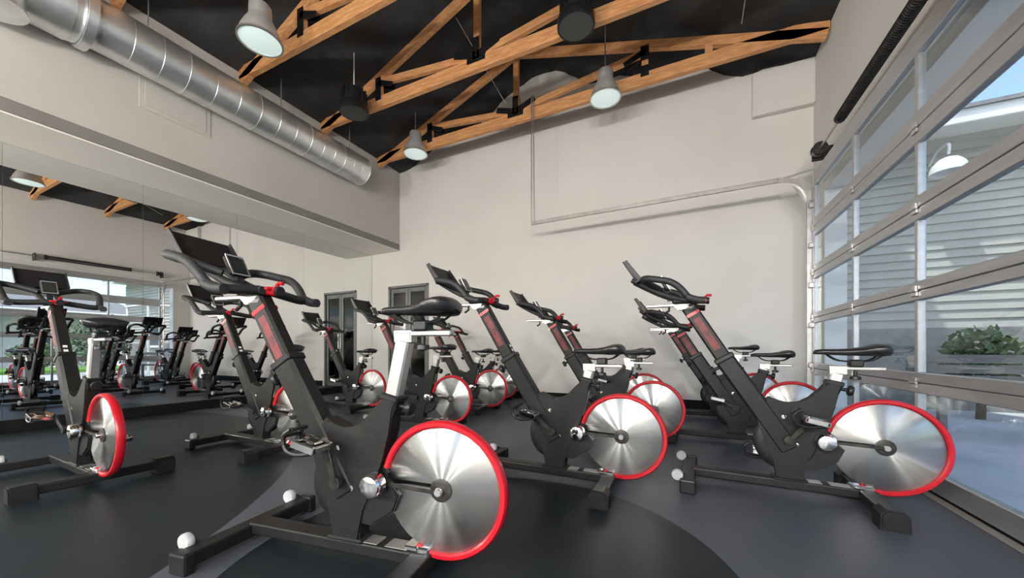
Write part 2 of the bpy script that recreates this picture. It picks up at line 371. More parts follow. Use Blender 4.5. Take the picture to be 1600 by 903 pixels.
# tracks (one at the far end, which the photograph shows)
YT = 6.235 * S
tr = tag(empty('door_track', (XD - .02, YT, 0)), 'galvanised steel garage door track running along the back wall with hangers', 'track')
new('vertical_track', B((-.03, -.012, .02), (.03, .012, Z(2.05)), .004), 'track', tr)
arc = []
r0 = .30
for k in range(9):
    a_ = R(90) * k / 8; arc.append((-r0 + r0 * math.cos(a_), 0, Z(2.05) + r0 * math.sin(a_)))
bm = bmesh.new()
for p_, q_ in zip(arc[:-1], arc[1:]): bar(bm, p_, q_, .024, .055, up=(0, 1, 0)) if False else bar(bm, p_, q_, .055, .03, up=(0, 1, 0))
new('curved_track', bm, 'track', tr)
zt_ = Z(2.05) + r0
XE = -2.58 * S - (XD - .02)
new('horizontal_track', BAR((-r0, 0, zt_), (XE, 0, zt_ - .03), .026, .055, .004), 'track', tr)
for dx in (0.0, .05):
    new('hanger', BAR((XE + dx, .012, zt_ - .05), (XE + dx * 1.2 - .03 * (dx > 0), .012, 4.9), .016, .004, up=(0, 1, 0)), 'track', tr)
new('mounting_plate', PRISM([(-.20, zt_ - .02), (.03, zt_ + .02), (.03, zt_ - .36), (.0, zt_ - .36)], .014, .018), 'track', tr)
for k in range(6): new('roller_bracket', B((-.02, -.05, .2 + k * .46), (.04, -.012, .26 + k * .46), .006), 'track', tr)
new('tie_bar', BAR((-r0 - .02, 0, zt_ + .0), (.05, 0, zt_ + .075), .016, .02), 'track', tr)
# torsion spring assembly on the header
XSP, ZSP = 1.62 * S, Z(2.70)
ts = tag(empty('torsion_spring', (XSP, 5.9 * S, ZSP)), 'black torsion spring on a steel shaft above the glass garage door', 'spring')
Y0 = 5.9 * S
new('shaft', T([(0, 6.35 * S - Y0, 0), (0, -1.0 * S - Y0, 0)], .013, 10), 'track', ts, smooth=True)
hel = []; turns = 70
for k in range(turns * 10 + 1):
    a_ = 2 * math.pi * k / 10; hel.append((.042 * math.cos(a_), (5.4 * S - Y0) - (1.75 * S) * k / (turns * 10), .042 * math.sin(a_)))
new('spring_coil', T(hel, .0085, 5), 'darksteel', ts, smooth=True)
cyl = lambda y0, y1, r_: LATHE([(0, y0), (r_, y0), (r_, y1), (0, y1)], 20, TOY)
new('spring_cone', cyl(5.40 * S - Y0, 5.44 * S - Y0, .05), 'darksteel', ts, smooth=True); new('spring_cone', cyl(3.63 * S - Y0, 3.68 * S - Y0, .055), 'darksteel', ts, smooth=True)
new('cable_drum', LATHE([(0, 0), (.07, 0), (.07, .012), (.05, .02), (.05, .06), (.075, .07), (.075, .085), (0, .085)], 20, Matrix.Translation((0, 6.10 * S - Y0, 0)) @ TOY), 'darksteel', ts, smooth=True)
new('bearing_plate', B((-.05, 6.24 * S - Y0, -.10), (XR - XSP - .002, 6.25 * S - Y0, .06), .003), 'darksteel', ts)
new('centre_bracket', B((-.05, 3.45 * S - Y0, -.10), (XR - XSP - .002, 3.47 * S - Y0, .07), .003), 'darksteel', ts)
struct(new('trim_4', B((XR + .2, OY0 - .3, 3.04), (XR + .62, OY1 + .3, 3.16), .01), 'trimw'))
# thin ledge line above the door
struct(new('trim_3', B((XR - .03, OY0, Z(2.42)), (XR, OY1, Z(2.52)), .004), 'wall'))

# ------------------------------------------------------------------ trusses
def truss(y, label):
    t = tag(empty('roof_truss', (0, y, Z(4.40))), label, 'roof truss', 'timber roof trusses')
    zc = Z(4.40); hb = .17; wb = .075
    xl, xr_ = XB + .01, XR - .01
    L = lambda x: (EZL + (RZ - EZL) * (x - XB) / (RX - XB) if x < RX else EZR + (RZ - EZR) * (XR - x) / (XR - RX)) - zc - .13
    new('bottom_chord', B((xl, -wb / 2, 0), (xr_, wb / 2, hb), .005), 'wood', t)
    new('top_chord', BAR((xl + .02, 0, L(xl + .02) - .0), (RX, 0, L(RX)), wb, .12, .004), 'wood', t)
    new('top_chord', BAR((xr_ - .02, 0, L(xr_ - .02)), (RX, 0, L(RX)), wb, .12, .004), 'wood', t)
    def post(nm, x): new(nm, B((x - .045, -wb / 2 + .006, hb), (x + .045, wb / 2 - .006, L(x) - .05), .004), 'wood', t)
    post('king_post', RX); xa, xb_ = -5.0 * S, -.60 * S
    post('post', xa); post('post', xb_); post('post', .33 * S)
    new('diagonal', BAR((xa + .03, 0, L(xa) - .08), (RX - .14, 0, hb + .04), wb - .014, .095, .004), 'wood', t)
    new('diagonal', BAR((xb_ - .03, 0, L(xb_) - .10), (RX + .14, 0, hb + .04), wb - .014, .095, .004), 'wood', t)
    # black steel joint plates: Y plate at king post foot, straps at posts
    for s_ in (-1, 1):
        yy0, yy1 = (wb / 2, wb / 2 + .006) if s_ > 0 else (-wb / 2 - .006, -wb / 2)
        bm = bmesh.new(); box(bm, (RX - .05, yy0, hb - .03), (RX + .05, yy1, hb + .26)); 
        bar(bm, (RX - .02, (yy0 + yy1) / 2, hb + .02), (RX - .34, (yy0 + yy1) / 2, hb + .12), .006, .09, up=(0, 0, 1)); bar(bm, (RX + .02, (yy0 + yy1) / 2, hb + .02), (RX + .34, (yy0 + yy1) / 2, hb + .13), .006, .09, up=(0, 0, 1))
        box(bm, (RX - .14, yy0, hb - .07), (RX + .14, yy1, hb + .0))
        pl = new('joint_plate', bm, 'steelblk', t)
        for bx_ in (-.1, .1): new('bolt', LATHE([(0, 0), (.014, 0), (.014, .01), (0, .01)], 8, Matrix.Translation((RX + bx_, yy1 if s_ > 0 else yy0 - .01, hb - .035)) @ TOY), 'steelblk', pl)
        for x in (xa, xb_):
            new('joint_plate', B((x - .055, yy0, hb - .06), (x + .055, yy1, hb + .09)), 'steelblk', t)
            bm = bmesh.new(); box(bm, (x - .055, yy0, L(x) - .22), (x + .055, yy1, L(x) - .02)); d_ = -1 if x > RX else 1
            bar(bm, (x, (yy0 + yy1) / 2, L(x) - .1), (x + d_ * .28, (yy0 + yy1) / 2, L(x) - .1 - .11), .006, .08)
            new('joint_plate', bm, 'steelblk', t)
    return t
names = ['orange timber roof truss closest to the back wall', 'orange timber roof truss, second from the back wall', 'orange timber roof truss, third from the back wall',
         'orange timber roof truss, fourth from the back wall', 'orange timber roof truss, fifth from the back wall', 'orange timber roof truss, sixth from the back wall']
TY = [6.38, 4.92, 3.45, 1.98, .50, -.96]
for y, nm in zip(TY, names): truss(y * S, nm)
# thin brace rods
def rod(p, q, label, r_=.006):
    tag(new('brace_rod', T([p, q], r_, 6), 'galv', smooth=True), label, 'rod')
rod((RX - .42, 5.05 * S, Z(5.55)), (RX - .12, 6.2 * S, Z(4.72)), 'thin steel brace rod slanting between the two trusses by the back wall')
rod((.62, 5.3 * S, 4.92), (.60, 5.9 * S, 4.70), 'thin steel rod hanging from the ceiling near the garage door header')

# ------------------------------------------------------------------ duct
XDU, ZDU, RDU = -6.23 * S, Z(3.83), .240
du = tag(empty('air_duct', (XDU, 5.6 * S, ZDU)), 'round galvanised spiral air duct hung along the bulkhead', 'duct')
YE = 5.6 * S
def cylY(y0, y1, r_, n_=40, r1=None):
    return LATHE([(r_, y0 - YE), (r1 or r_, y1 - YE)], n_, TOY)
ysec = [1.72 * S, 2.55 * S, 3.45 * S, 4.3 * S, 5.0 * S, 5.6 * S]
for a_, b_ in zip(ysec[:-1], ysec[1:]):
    sct = new('duct_section', cylY(a_, b_, RDU), 'galv', du, smooth='all')
    new('seam_ring', LATHE([(RDU, b_ - YE - .012), (RDU + .007, b_ - YE - .01), (RDU + .007, b_ - YE + .006), (RDU, b_ - YE + .008)], 40, TOY), 'galv', sct, smooth=True)
    for q in (.33, .66):
        yy = a_ + (b_ - a_) * q
        new('spiral_rib', LATHE([(RDU, yy - YE - .004), (RDU + .003, yy - YE), (RDU, yy - YE + .004)], 40, TOY), 'galv', sct, smooth=True)
new('end_cap', LATHE([(0, .004), (RDU - .01, .004), (RDU, 0), (RDU, -.01)], 40, TOY), 'galv', du, smooth=True)
new('reducer', cylY(1.50 * S, 1.72 * S, RDU + .045, r1=RDU + .002), 'galv', du, smooth='all')
new('collar', LATHE([(RDU + .03, 1.60 * S - YE), (RDU + .055, 1.60 * S - YE), (RDU + .055, 1.68 * S - YE), (RDU + .02, 1.68 * S - YE)], 40, TOY), 'galv', du, smooth=True)
new('duct_section', cylY(YF, 1.52 * S, RDU + .045), 'galv', du, smooth='all')
new('branch_stub', LATHE([(.21, -.02), (.21, -.34), (.225, -.345), (.225, -.36), (0, -.36)], 32, Matrix.Translation((.06, .98 * S - YE, 0))), 'galv', du, smooth=True)
for y in (2.2, 3.9, 5.3): new('hanging_strap', BAR((0, y * S - YE, RDU), (0, y * S - YE, 4.95 - ZDU), .025, .002, up=(0, 1, 0)), 'galv', du)
# access panel outline on bulkhead, boxed corner on back wall
ap = tag(empty('access_panel', (XB, 2.6 * S, Z(3.27))), 'flush cream access panel set in the bulkhead below the duct', 'panel')
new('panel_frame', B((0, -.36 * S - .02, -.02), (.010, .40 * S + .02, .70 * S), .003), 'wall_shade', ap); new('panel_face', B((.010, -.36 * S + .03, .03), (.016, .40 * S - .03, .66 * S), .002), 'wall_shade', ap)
tag(new('wall_box', B((.99 * S, YB - .10, Z(3.80)), (XR, YB, Z(4.50)), .01), 'wall'), 'boxed out cream panel high on the back wall at the corner', 'wall box')
# sprinkler-like conduit on bulkhead reflected in mirror: skip

# ------------------------------------------------------------------ pendant lamps
def lamp(x, y, ztip, kind, label, globe=False):
    t = tag(empty('pendant_lamp', (x, y, ztip)), label, 'lamp', 'pendant lamps under the trusses')
    if kind == 'silver':
        new('shade', LATHE([(.205, 0), (.212, .004), (.207, .02), (.185, .09), (.15, .17), (.118, .23), (.108, .26), (.105, .37), (.095, .385), (0, .39)], 32), 'lampshade', t, smooth=True)
        new('rim', LATHE([(.198, -.004), (.216, -.004), (.216, .012), (.198, .012)], 32, closed=True), 'silver', t, smooth=True)
        new('lens', LATHE([(0, -.012), (.12, -.008), (.198, .006), (.198, .016), (0, .016)], 32), 'lens', t, smooth=True)
        if globe:
            new('fill_bulb', LATHE([(0, -.30), (.06, -.29), (.11, -.25), (.13, -.19), (.11, -.12), (.06, -.05), (.04, -.012), (0, -.01)], 24), 'fill_bulb', t, smooth='all')
            ld = bpy.data.lights.new('fill_light', 'POINT'); ld.shadow_soft_size = .2; ld.energy = FILL_W; ld.color = (1.0, .96, .90)
            lo = bpy.data.objects.new('fill_light', ld); C.objects.link(lo); lo.parent = t; lo.location = (0, 0, -.46)
    else:
        new('shade', LATHE([(.19, 0), (.205, .01), (.20, .09), (.165, .13), (.16, .30), (.13, .335), (0, .34)], 32), 'black', t, smooth=True)
        fins = bmesh.new()
        for k in range(16):
            a_ = 2 * math.pi * k / 16; bar(fins, (.155 * math.cos(a_), .155 * math.sin(a_), .15), (.155 * math.cos(a_), .155 * math.sin(a_), .32), .05, .006, up=(-math.sin(a_), math.cos(a_), 0))
        new('heat_sink', fins, 'black', t)
        new('lens', LATHE([(0, .0), (.185, .004), (.185, .014), (0, .014)], 32), 'lens_off', t, smooth=True)
    new('cord', T([(0, 0, .38 if kind == 'silver' else .33), (0, 0, ceil_z(x, y) - ztip)], .008, 8), 'galv' if kind == 'silver' else 'white', t, smooth=True)
lamp(-1.18 * S, 6.02 * S, Z(4.13), 'silver', 'silver pendant lamp by the back wall on the garage door side')
lamp(-5.19 * S, 6.10 * S, Z(4.20), 'silver', 'silver pendant lamp by the back wall near the duct end')
lamp(-4.86 * S, 2.78 * S, Z(3.92), 'silver', 'silver pendant lamp close to the duct, between third and fourth trusses')
lamp(-1.2 * S, 2.78 * S, Z(3.92), 'silver', 'silver pendant lamp over the dark floor circle, between third and fourth trusses')
ORD = ['first', 'second', 'third', 'fourth']
for i, xx in enumerate((-4.7, -2.5, -.5, 1.0)):  # unseen fill lamps, added to light the back wall and soffit
    lamp(xx * S, -3.55 * S, 2.7, 'silver', '%s added silver fill-light pendant from the duct side, in the row by the tall windows' % ORD[i], True)
lamp(-5.10 * S, 4.43 * S, Z(4.05), 'black', 'unlit black pendant lamp near the duct, hung on a white cord')
lamp(-1.27 * S, 4.58 * S, Z(4.17), 'black', 'unlit black pendant lamp in front of the second truss on the garage door side')

# ------------------------------------------------------------------ exercise bikes
BB = (.43, .33)
PD = Vector((.514, 0, .858))       # handlebar post direction
SD = Vector((-.225, 0, .974))      # seat post direction
def pan(px, par, name, bm, m, smooth=False): return new(name, bm, m, par, smooth)
def build_bike():
    t = empty('exercise_bike')
    new('base_beam', B((.05, -.04, .036), (.94, .04, .088), .008, 2), 'frame', t)
    for x0, x1 in ((.27, .345), (.135, .235)): new('beam_plate', B((x0, -.032, .0875), (x1, .032, .0905), .001), 'silver', t)
    f = new('front_stabilizer', B((.918, -.285, .022), (.994, .285, .078), .008, 2), 'frame', t)
    for s_ in (-1, 1):
        new('end_cap', B((.912, s_ * .262, 0), (1.0, s_ * .307, .084), .01, 2), 'black', f)
        new('transport_wheel', LATHE([(0, -.012), (.012, -.014), (.03, -.014), (.034, -.008), (.034, .008), (.03, .014), (.012, .014), (0, .012)], 20, Matrix.Translation((1.015, s_ * .235, .088)) @ TOY), 'wheelrub', f, smooth=True)
        new('wheel_bracket', B((.975, s_ * .235 - .022, .06), (1.02, s_ * .235 - .016, .098), .002), 'frame', f)
    r = new('rear_stabilizer', B((.034, -.32, .03), (.116, .32, .086), .008, 2), 'frame', t)
    for s_ in (-1, 1):
        bm = bmesh.new(); prism(bm, [(.02, 0), (.13, 0), (.128, .075), (.105, .10), (.045, .10), (.022, .075)], min(s_ * .25, s_ * .357), max(s_ * .25, s_ * .357), .008)
        new('end_cap', bm, 'black', r)
    # frame
    bm = bmesh.new()
    prism(bm, [(.355, .088), (.485, .088), (.50, .23), (.575, .40), (.60, .50), (.52, .575), (.47, .552), (.425, .532), (.37, .54), (.32, .572), (.275, .62), (.247, .672), (.185, .665), (.215, .53), (.245, .42), (.28, .33), (.345, .22)], -.036, .036, .009)
    bar(bm, (.415, 0, .262), (.755, 0, .800), .084, .112, .014)
    bar(bm, (.308, 0, .40), (.2135, 0, .668), .070, .074, .010)
    box(bm, (.335, -.045, .082), (.505, .045, .10), .006)
    fr = new('frame', bm, 'frame', t)
    for q in (.39, .45): new('bolt', LATHE([(0, 0), (.012, 0), (.012, .006), (0, .008)], 10, Matrix.Translation((q, .032, .30 if q < .4 else .56 - .1)) @ TOY), 'chrome', fr, smooth=True)
    bm = bmesh.new(); bar(bm, (.748, 0, .79), (.765, 0, .818), .090, .118, .006); new('tube_collar', bm, 'black', fr)
    bm = bmesh.new(); bar(bm, (.217, 0, .655), (.2105, 0, .682), .076, .080, .006); new('tube_collar', bm, 'black', fr)
    # belt guard
    bm = bmesh.new(); lathe(bm, [(0, -.03), (.12, -.03), (.155, -.026), (.168, -.014), (.168, .014), (.155, .026), (.12, .03), (0, .03)], 36, Matrix.Translation((.432, 0, .305)) @ TOY @ Matrix.Diagonal((1.0, 1.0, 1, 1)))
    prism(bm, [(.43, .16), (.30, .155), (.20, .22), (.17, .29), (.21, .33), (.30, .40), (.43, .42)], -.028, .028, .008)
    g_ = new('belt_guard', bm, 'black', t, smooth=True)
    # flywheel in the centre plane, red guard arc around it
    fw = new('flywheel', LATHE([(0, -.009), (.03, -.009), (.232, -.009), (.236, -.006), (.236, .006), (.232, .009), (.03, .009), (0, .009)], 72, TOY), 'disc', t, smooth=True)
    fw.location = (0, 0, .326)
    for s_ in (-1, 1):
        new('hub_plate', LATHE([(.016, 0), (.044, 0), (.044, .005), (.036, .008), (.016, .008)], 24, Matrix.Translation((0, s_ * .009, 0)) @ (TOY if s_ > 0 else TOY @ Matrix.Rotation(R(180), 4, 'X'))), 'darksteel', fw, smooth=True)
        new('axle_cap', LATHE([(0, 0), (.017, 0), (.017, .026), (.013, .032), (0, .032)], 16, Matrix.Translation((0, s_ * .009, 0)) @ (TOY if s_ > 0 else TOY @ Matrix.Rotation(R(180), 4, 'X'))), 'chrome', fw, smooth=True)
    bm = bmesh.new(); prof = [(-.012, -.014), (-.005, -.02), (.008, -.02), (.014, -.012), (.014, .012), (.008, .02), (-.005, .02), (-.012, .014)]
    rings = []; NA = 60
    for k in range(NA + 1):
        a_ = R(7) - R(283) * 0 + R(7) * 0 + (R(8) + R(280) * (k / NA))
        ca, sa = math.cos(a_), math.sin(a_)
        rings.append([bm.verts.new(((.247 + p_[0]) * ca, p_[1], .326 + (.247 + p_[0]) * sa)) for p_ in prof])
    for A, Bq in zip(rings[:-1], rings[1:]):
        for k in range(8): bm.faces.new((A[k], A[(k + 1) % 8], Bq[(k + 1) % 8], Bq[k]))
    bm.faces.new(rings[0]); bm.faces.new(rings[-1][::-1])
    rg = new('rim_guard', bm, 'red', t, smooth=True)
    bm = bmesh.new(); box(bm, (.045, -.026, .064), (.12, .026, .104), .006); box(bm, (.09, -.03, .086), (.15, .03, .106), .005)
    new('guard_bracket', bm, 'chrome', rg)
    bm = bmesh.new(); bar(bm, (.23, .0, .365), (.30, 0, .43), .03, .02, .004); new('guard_bracket', bm, 'black', rg)
    # axle arm from frame to hub, one on each side
    for s_ in (-1, 1):
        new('wheel_arm', BAR((.31, s_ * .03, .335), (.0, s_ * .036, .326), .006, .016, .002), 'darksteel', t)
    pu = new('resistance_drum', LATHE([(0, .05), (.02, .05), (.040, .044), (.048, .03), (.048, .0), (.04, -.01), (0, -.01)], 24, Matrix.Translation((.262, .048, .335)) @ TOY), 'chrome', t, smooth=True)
    # cranks with pedals (origin at bottom bracket)
    for s_ in (-1, 1):
        bm = bmesh.new(); lathe(bm, [(0, -.008), (.026, -.008), (.026, .008), (0, .01)], 16, Matrix.Translation((0, s_ * .075, 0)) @ TOY)
        bar(bm, (0, s_ * .078, 0), (s_ * .17, s_ * .086, 0), .014, .03, .004)
        ck = new('crank_arm', bm, 'darksteel', t, smooth=True); ck.location = (BB[0], 0, BB[1])
        bm = bmesh.new(); bx = 0.0
        box(bm, (-.055, s_ * .10, -.016), (.055, s_ * .118, .016), .004); box(bm, (-.055, s_ * .18, -.016), (.055, s_ * .196, .016), .004)
        box(bm, (-.055, s_ * .10, -.012), (-.040, s_ * .196, .012), .003); box(bm, (.040, s_ * .10, -.012), (.055, s_ * .196, .012), .003)
        tube(bm, [(0, s_ * .085, 0), (0, s_ * .19, 0)], .015, 10); box(bm, (-.033, s_ * .125, -.020), (.033, s_ * .168, .020), .005)
        pe = new('pedal', bm, 'chrome', ck); pe.location = (s_ * .17, 0, 0)
        bm = bmesh.new()
        for yy in (.112, .182): tube(bm, smoothpath([(-.04, s_ * yy, -.014), (.03, s_ * yy, -.04), (.085, s_ * yy, -.035), (.105, s_ * yy, .012), (.075, s_ * yy, .045)], 3), .008, 6)
        for q in ((.085, -.035), (.105, .012), (.075, .045)): bar(bm, (q[0], s_ * .112, q[1]), (q[0], s_ * .182, q[1]), .016, .009)
        tc_ = new('toe_cage', bm, 'black', ck); tc_.location = (s_ * .17, 0, 0)
    # knobs
    bm = bmesh.new(); lathe(bm, [(0, 0), (.010, 0), (.010, .03), (.026, .034), (.030, .045), (.026, .056), (0, .06)], 14, Matrix.Translation((.186, 0, .635)) @ Matrix.Rotation(R(-100), 4, 'Y'))
    new('seat_knob', bm, 'black', t, smooth=True)
    bm = bmesh.new(); lathe(bm, [(0, 0), (.010, 0), (.010, .03), (.026, .034), (.030, .045), (.026, .056), (0, .06)], 14, Matrix.Translation((.78, 0, .745)) @ Matrix.Rotation(R(118), 4, 'Y'))
    new('post_knob', bm, 'black', t, smooth=True)
    # seat (moves along SD): designed for saddle top .877
    top = Vector((.200, 0, .728))
    bm = bmesh.new(); bar(bm, top, top - SD * .30, .050, .060, .007)
    sp = new('seat_post', bm, 'silver', t)
    bm = bmesh.new()
    for k in range(7):
        p_ = top - SD * (.05 + .028 * k); bar(bm, p_ + Vector((0, .0258, 0)), p_ + Vector((-.001, .0258, -.008)), .001, .016, up=(1, 0, 0))
    new('height_mark', bm, 'print', sp)
    bm = bmesh.new(); box(bm, (-.005, -.019, .742), (.225, .019, .764), .005); prism(bm, [(.16, .72), (.235, .72), (.238, .764), (.16, .764)], -.026, .026, .005)
    sl = new('seat_slider', bm, 'silver', t)
    new('slider_knob', LATHE([(0, 0), (.009, 0), (.009, .03), (.024, .034), (.026, .05), (0, .056)], 12, Matrix.Translation((.12, 0, .742)) @ Matrix.Rotation(R(180), 4, 'X')), 'black', sl, smooth=True)
    # saddle: lofted
    bm = bmesh.new(); st = [(.305, .012, .850, .022), (.295, .022, .858, .036), (.26, .028, .862, .044), (.20, .034, .862, .050), (.15, .050, .865, .058), (.10, .076, .873, .070), (.06, .100, .886, .095), (.025, .108, .890, .100), (.0, .098, .886, .090), (-.014, .070, .874, .062), (-.020, .034, .86, .026)]
    rs = []
    for x, hw, zt, th_ in st:
        ring = []
        for k in range(16):
            a_ = 2 * math.pi * k / 16; cy, sz = math.cos(a_), math.sin(a_)
            zz = (zt - .012) + (.012 * sz if sz > 0 else (th_ - .012) * sz * (.35 + .65 * abs(cy)) )
            ring.append(bm.verts.new((x, hw * cy * (1.0 if sz > -.2 else .93), zz - .010 * (cy * cy) * (hw / .1))))
        rs.append(ring)
    for A, Bq in zip(rs[:-1], rs[1:]):
        for k in range(16): bm.faces.new((A[k], A[(k + 1) % 16], Bq[(k + 1) % 16], Bq[k]))
    bm.faces.new(rs[0]); bm.faces.new(rs[-1][::-1])
    sd = new('saddle', bm, 'leather', t, smooth='all')
    bm = bmesh.new()
    for s_ in (-1, 1): tube(bm, smoothpath([(.25, s_ * .012, .835), (.19, s_ * .02, .796), (.07, s_ * .024, .796), (.02, s_ * .035, .825)], 4), .005, 6)
    box(bm, (.09, -.03, .762), (.15, .03, .802), .006)
    new('saddle_rail', bm, 'black', sd, smooth=True)
    # handlebar group (moves along PD)
    bm = bmesh.new(); pt = Vector((.966, 0, 1.152)); bar(bm, pt, pt - PD * .62, .064, .090, .010)
    hp = new('handlebar_post', bm, 'frame', t)
    yv = Vector((0, 1, 0)); up = PD.cross(yv)      # unit, in plane
    for s_ in (-1, 1):
        bm = bmesh.new(); bar(bm, pt - PD * .10 + yv * s_ * .032, pt - PD * .34 + yv * s_ * .032, .0016, .042); new('decal', bm, 'decal', hp)
        bm = bmesh.new(); bar(bm, pt - PD * .055 + yv * s_ * .032, pt - PD * .075 + yv * s_ * .032, .0018, .083); new('red_band', bm, 'red', hp)
    bm = bmesh.new()
    for k in range(5):
        c0 = pt - PD * (.36 + .035 * k) - Vector((.858, 0, -.514)) * .0455; bar(bm, c0, c0 - PD * .018, .022, .0016)
    new('height_mark', bm, 'print', hp)
    bm = bmesh.new(); box(bm, (.925, -.020, 1.150), (1.225, .020, 1.170), .005); prism(bm, [(.93, 1.125), (1.02, 1.125), (1.05, 1.152), (.92, 1.152)], -.032, .032, .005)
    hs = new('handlebar_slider', bm, 'silver', t)
    new('slider_lever', T([(1.08, .0, 1.15), (1.08, .0, 1.125), (1.11, .0, 1.105)], .008, 8), 'black', hs, smooth=True)
    bm = bmesh.new()
    for s_ in (-1, 1):
        path = [(.925, s_ * .03, 1.185), (.93, s_ * .09, 1.178), (.935, s_ * .185, 1.168), (.955, s_ * .222, 1.180), (1.0, s_ * .236, 1.238), (1.055, s_ * .240, 1.280), (1.14, s_ * .236, 1.304), (1.20, s_ * .215, 1.318), (1.222, s_ * .17, 1.318), (1.19, s_ * .10, 1.298), (1.14, s_ * .04, 1.272)]
        tube(bm, smoothpath(path, 4), .0205, 10)
        tube(bm, smoothpath([(.96, s_ * .226, 1.182), (.91, s_ * .226, 1.162), (.862, s_ * .222, 1.156)], 3), .0215, 10)
        tube(bm, smoothpath([(.90, s_ * .035, 1.182), (1.0, s_ * .04, 1.192), (1.12, s_ * .045, 1.235), (1.24, s_ * .05, 1.30), (1.315, s_ * .05, 1.345)], 4), .018, 10)
    box(bm, (.93, -.05, 1.165), (1.06, .05, 1.205), .012)
    hb_ = new('handlebar', bm, 'foam', t, smooth=True)
    # media tray
    a0, a1 = Vector((1.272, 0, 1.322)), Vector((1.362, 0, 1.464)); n_ = (a1 - a0).normalized()
    bm = bmesh.new(); bar(bm, a0, a1, .27, .012, .004); bar(bm, a0 + Vector((-.025, 0, .008)), a0 + Vector((.008, 0, -.008)), .27, .012, .003)
    bar(bm, a0 + Vector((-.02, -.132, .01)), a1 + Vector((-.012, -.132, 0)), .008, .03, .002); bar(bm, a0 + Vector((-.02, .132, .01)), a1 + Vector((-.012, .132, 0)), .008, .03, .002)
    new('media_tray', bm, 'black', t)
    # console with silver frame
    c0, c1 = Vector((1.085, 0, 1.262)), Vector((1.135, 0, 1.352))
    bm = bmesh.new(); bar(bm, c0, c1, .085, .024, .006); bar(bm, (1.08, 0, 1.19), (1.10, 0, 1.28), .03, .02)
    co = new('console', bm, 'black', t)
    off = Vector((-.874, 0, .486)) * .0125
    bm = bmesh.new(); 
    for s_ in (-1, 1): bar(bm, c0 + off + yv * s_ * .038, c1 + off + yv * s_ * .038, .006, .004)
    bar(bm, c0 + off + yv * -.04, c0 + off + yv * .04, .006, .006); bar(bm, c1 + off + yv * -.04, c1 + off + yv * .04, .006, .006)
    new('console_bezel', bm, 'silver', co)
    new('screen', BAR(c0 + off + (c1 - c0) * .12, c1 + off - (c1 - c0) * .12, .066, .003), 'screen', co)
    # red resistance lever behind the bars
    bm = bmesh.new(); tube(bm, [(.93, 0, 1.185), (.855, 0, 1.18)], .021, 12); bar(bm, (.875, -.045, 1.188), (.875, .045, 1.188), .018, .014, .004); tube(bm, smoothpath([(.865, 0, 1.195), (.85, 0, 1.215), (.825, 0, 1.212)], 3), .008, 8)
    lv = new('resistance_lever', bm, 'red', t, smooth=True)
    new('lever_tip', T([(.856, 0, 1.18), (.838, 0, 1.179)], .022, 12), 'black', lv, smooth=True)
    return t
SEAT = {'seat_post', 'seat_slider', 'saddle'}
HAND = {'handlebar_post', 'handlebar_slider', 'handlebar', 'media_tray', 'console', 'resistance_lever'}
def base(n_): return n_.split('.')[0]
proto = build_bike(); first = True
GR = 'indoor exercise bikes with red ringed flywheels'
BIKES = [
 (-.977, 1.327, 188.2, .165, -.075, 76, 'black exercise bike with tall silver seat post, standing over the dark floor circle'),
 (1.153, 3.125, 177.7, .0, .0, 128, 'charcoal exercise bike in the row along the glass garage door, farthest from the back wall'),
 (-.414, 2.713, 180.8, .005, .035, 43, 'exercise bike in the second row from the garage door, farthest from the back wall'),
 (-3.864, 1.125, 178.5, .17, .03, 30, 'exercise bike with high saddle in the row nearest the mirrors, farthest from the back wall'),
 (-3.45, 2.28, 180.5, .02, .03, 20, 'exercise bike in the row nearest the mirrors, second counting towards the back wall'),
 (-.30, 4.07, 180.0, -.01, .0, 40, 'middle exercise bike in the second row from the garage door'),
 (1.0, 4.61, 178.0, -.03, -.10, 30, 'middle exercise bike in the row along the glass garage door, handlebar set low'),
 (.91, 6.13, 180.0, .04, -.04, 70, 'exercise bike in the row along the glass garage door, right by the back wall'),
 (-2.72, 3.89, 181.0, .04, .03, 15, 'exercise bike in the third row from the garage door, farthest from the back wall'),
 (-2.90, 5.26, 180.0, .0, -.03, 50, 'middle exercise bike in the third row from the garage door'),
 (-3.20, 6.35, 180.0, .0, .0, 10, 'exercise bike in the third row from the garage door, right by the back wall'),
 (-.51, 5.38, 180.0, .0, -.03, 80, 'exercise bike in the second row from the garage door, closest to the back wall'),
 (-4.75, 4.5, 180.0, .0, .0, 35, 'exercise bike in the row nearest the mirrors, in front of the dark glass door'),
]
allb = [proto] + [copy_tree(proto) for _ in BIKES[1:]]
for t, (x, y, hd, ds, dh, cr, lab) in zip(allb, BIKES):
    t.location = (x * S, y * S, 0); t.rotation_euler = (0, 0, R(hd)); tag(t, lab, 'exercise bike', GR)
    for ch in t.children:
        bn = base(ch.name)
        if bn in SEAT: ch.location = SD * ds / SD.z
        elif bn in HAND: ch.location = PD * dh
        elif bn == 'crank_arm':
            ch.rotation_euler = (0, -R(cr), 0)
            for pp in ch.children: pp.rotation_euler = (0, R(cr - 12), 0)

# ------------------------------------------------------------------ outside
bm = bmesh.new(); box(bm, (XD + .06, YF - .2, -.14), (9.5, 30, -.02)); box(bm, (-16, -24, -.14), (9.5, YF - .2, -.02))
struct(new('pavement', bm, 'concrete'))
struct(new('ground', B((-60, -60, -.40), (120, 90, -.16)), 'asphalt'))
gl = new('lawn', B((11.9, -20, -.16), (17, 30, .02)), 'grass'); gl['kind'] = 'stuff'; tag(gl, 'strip of green lawn beyond the pavement outside the garage door', 'lawn')
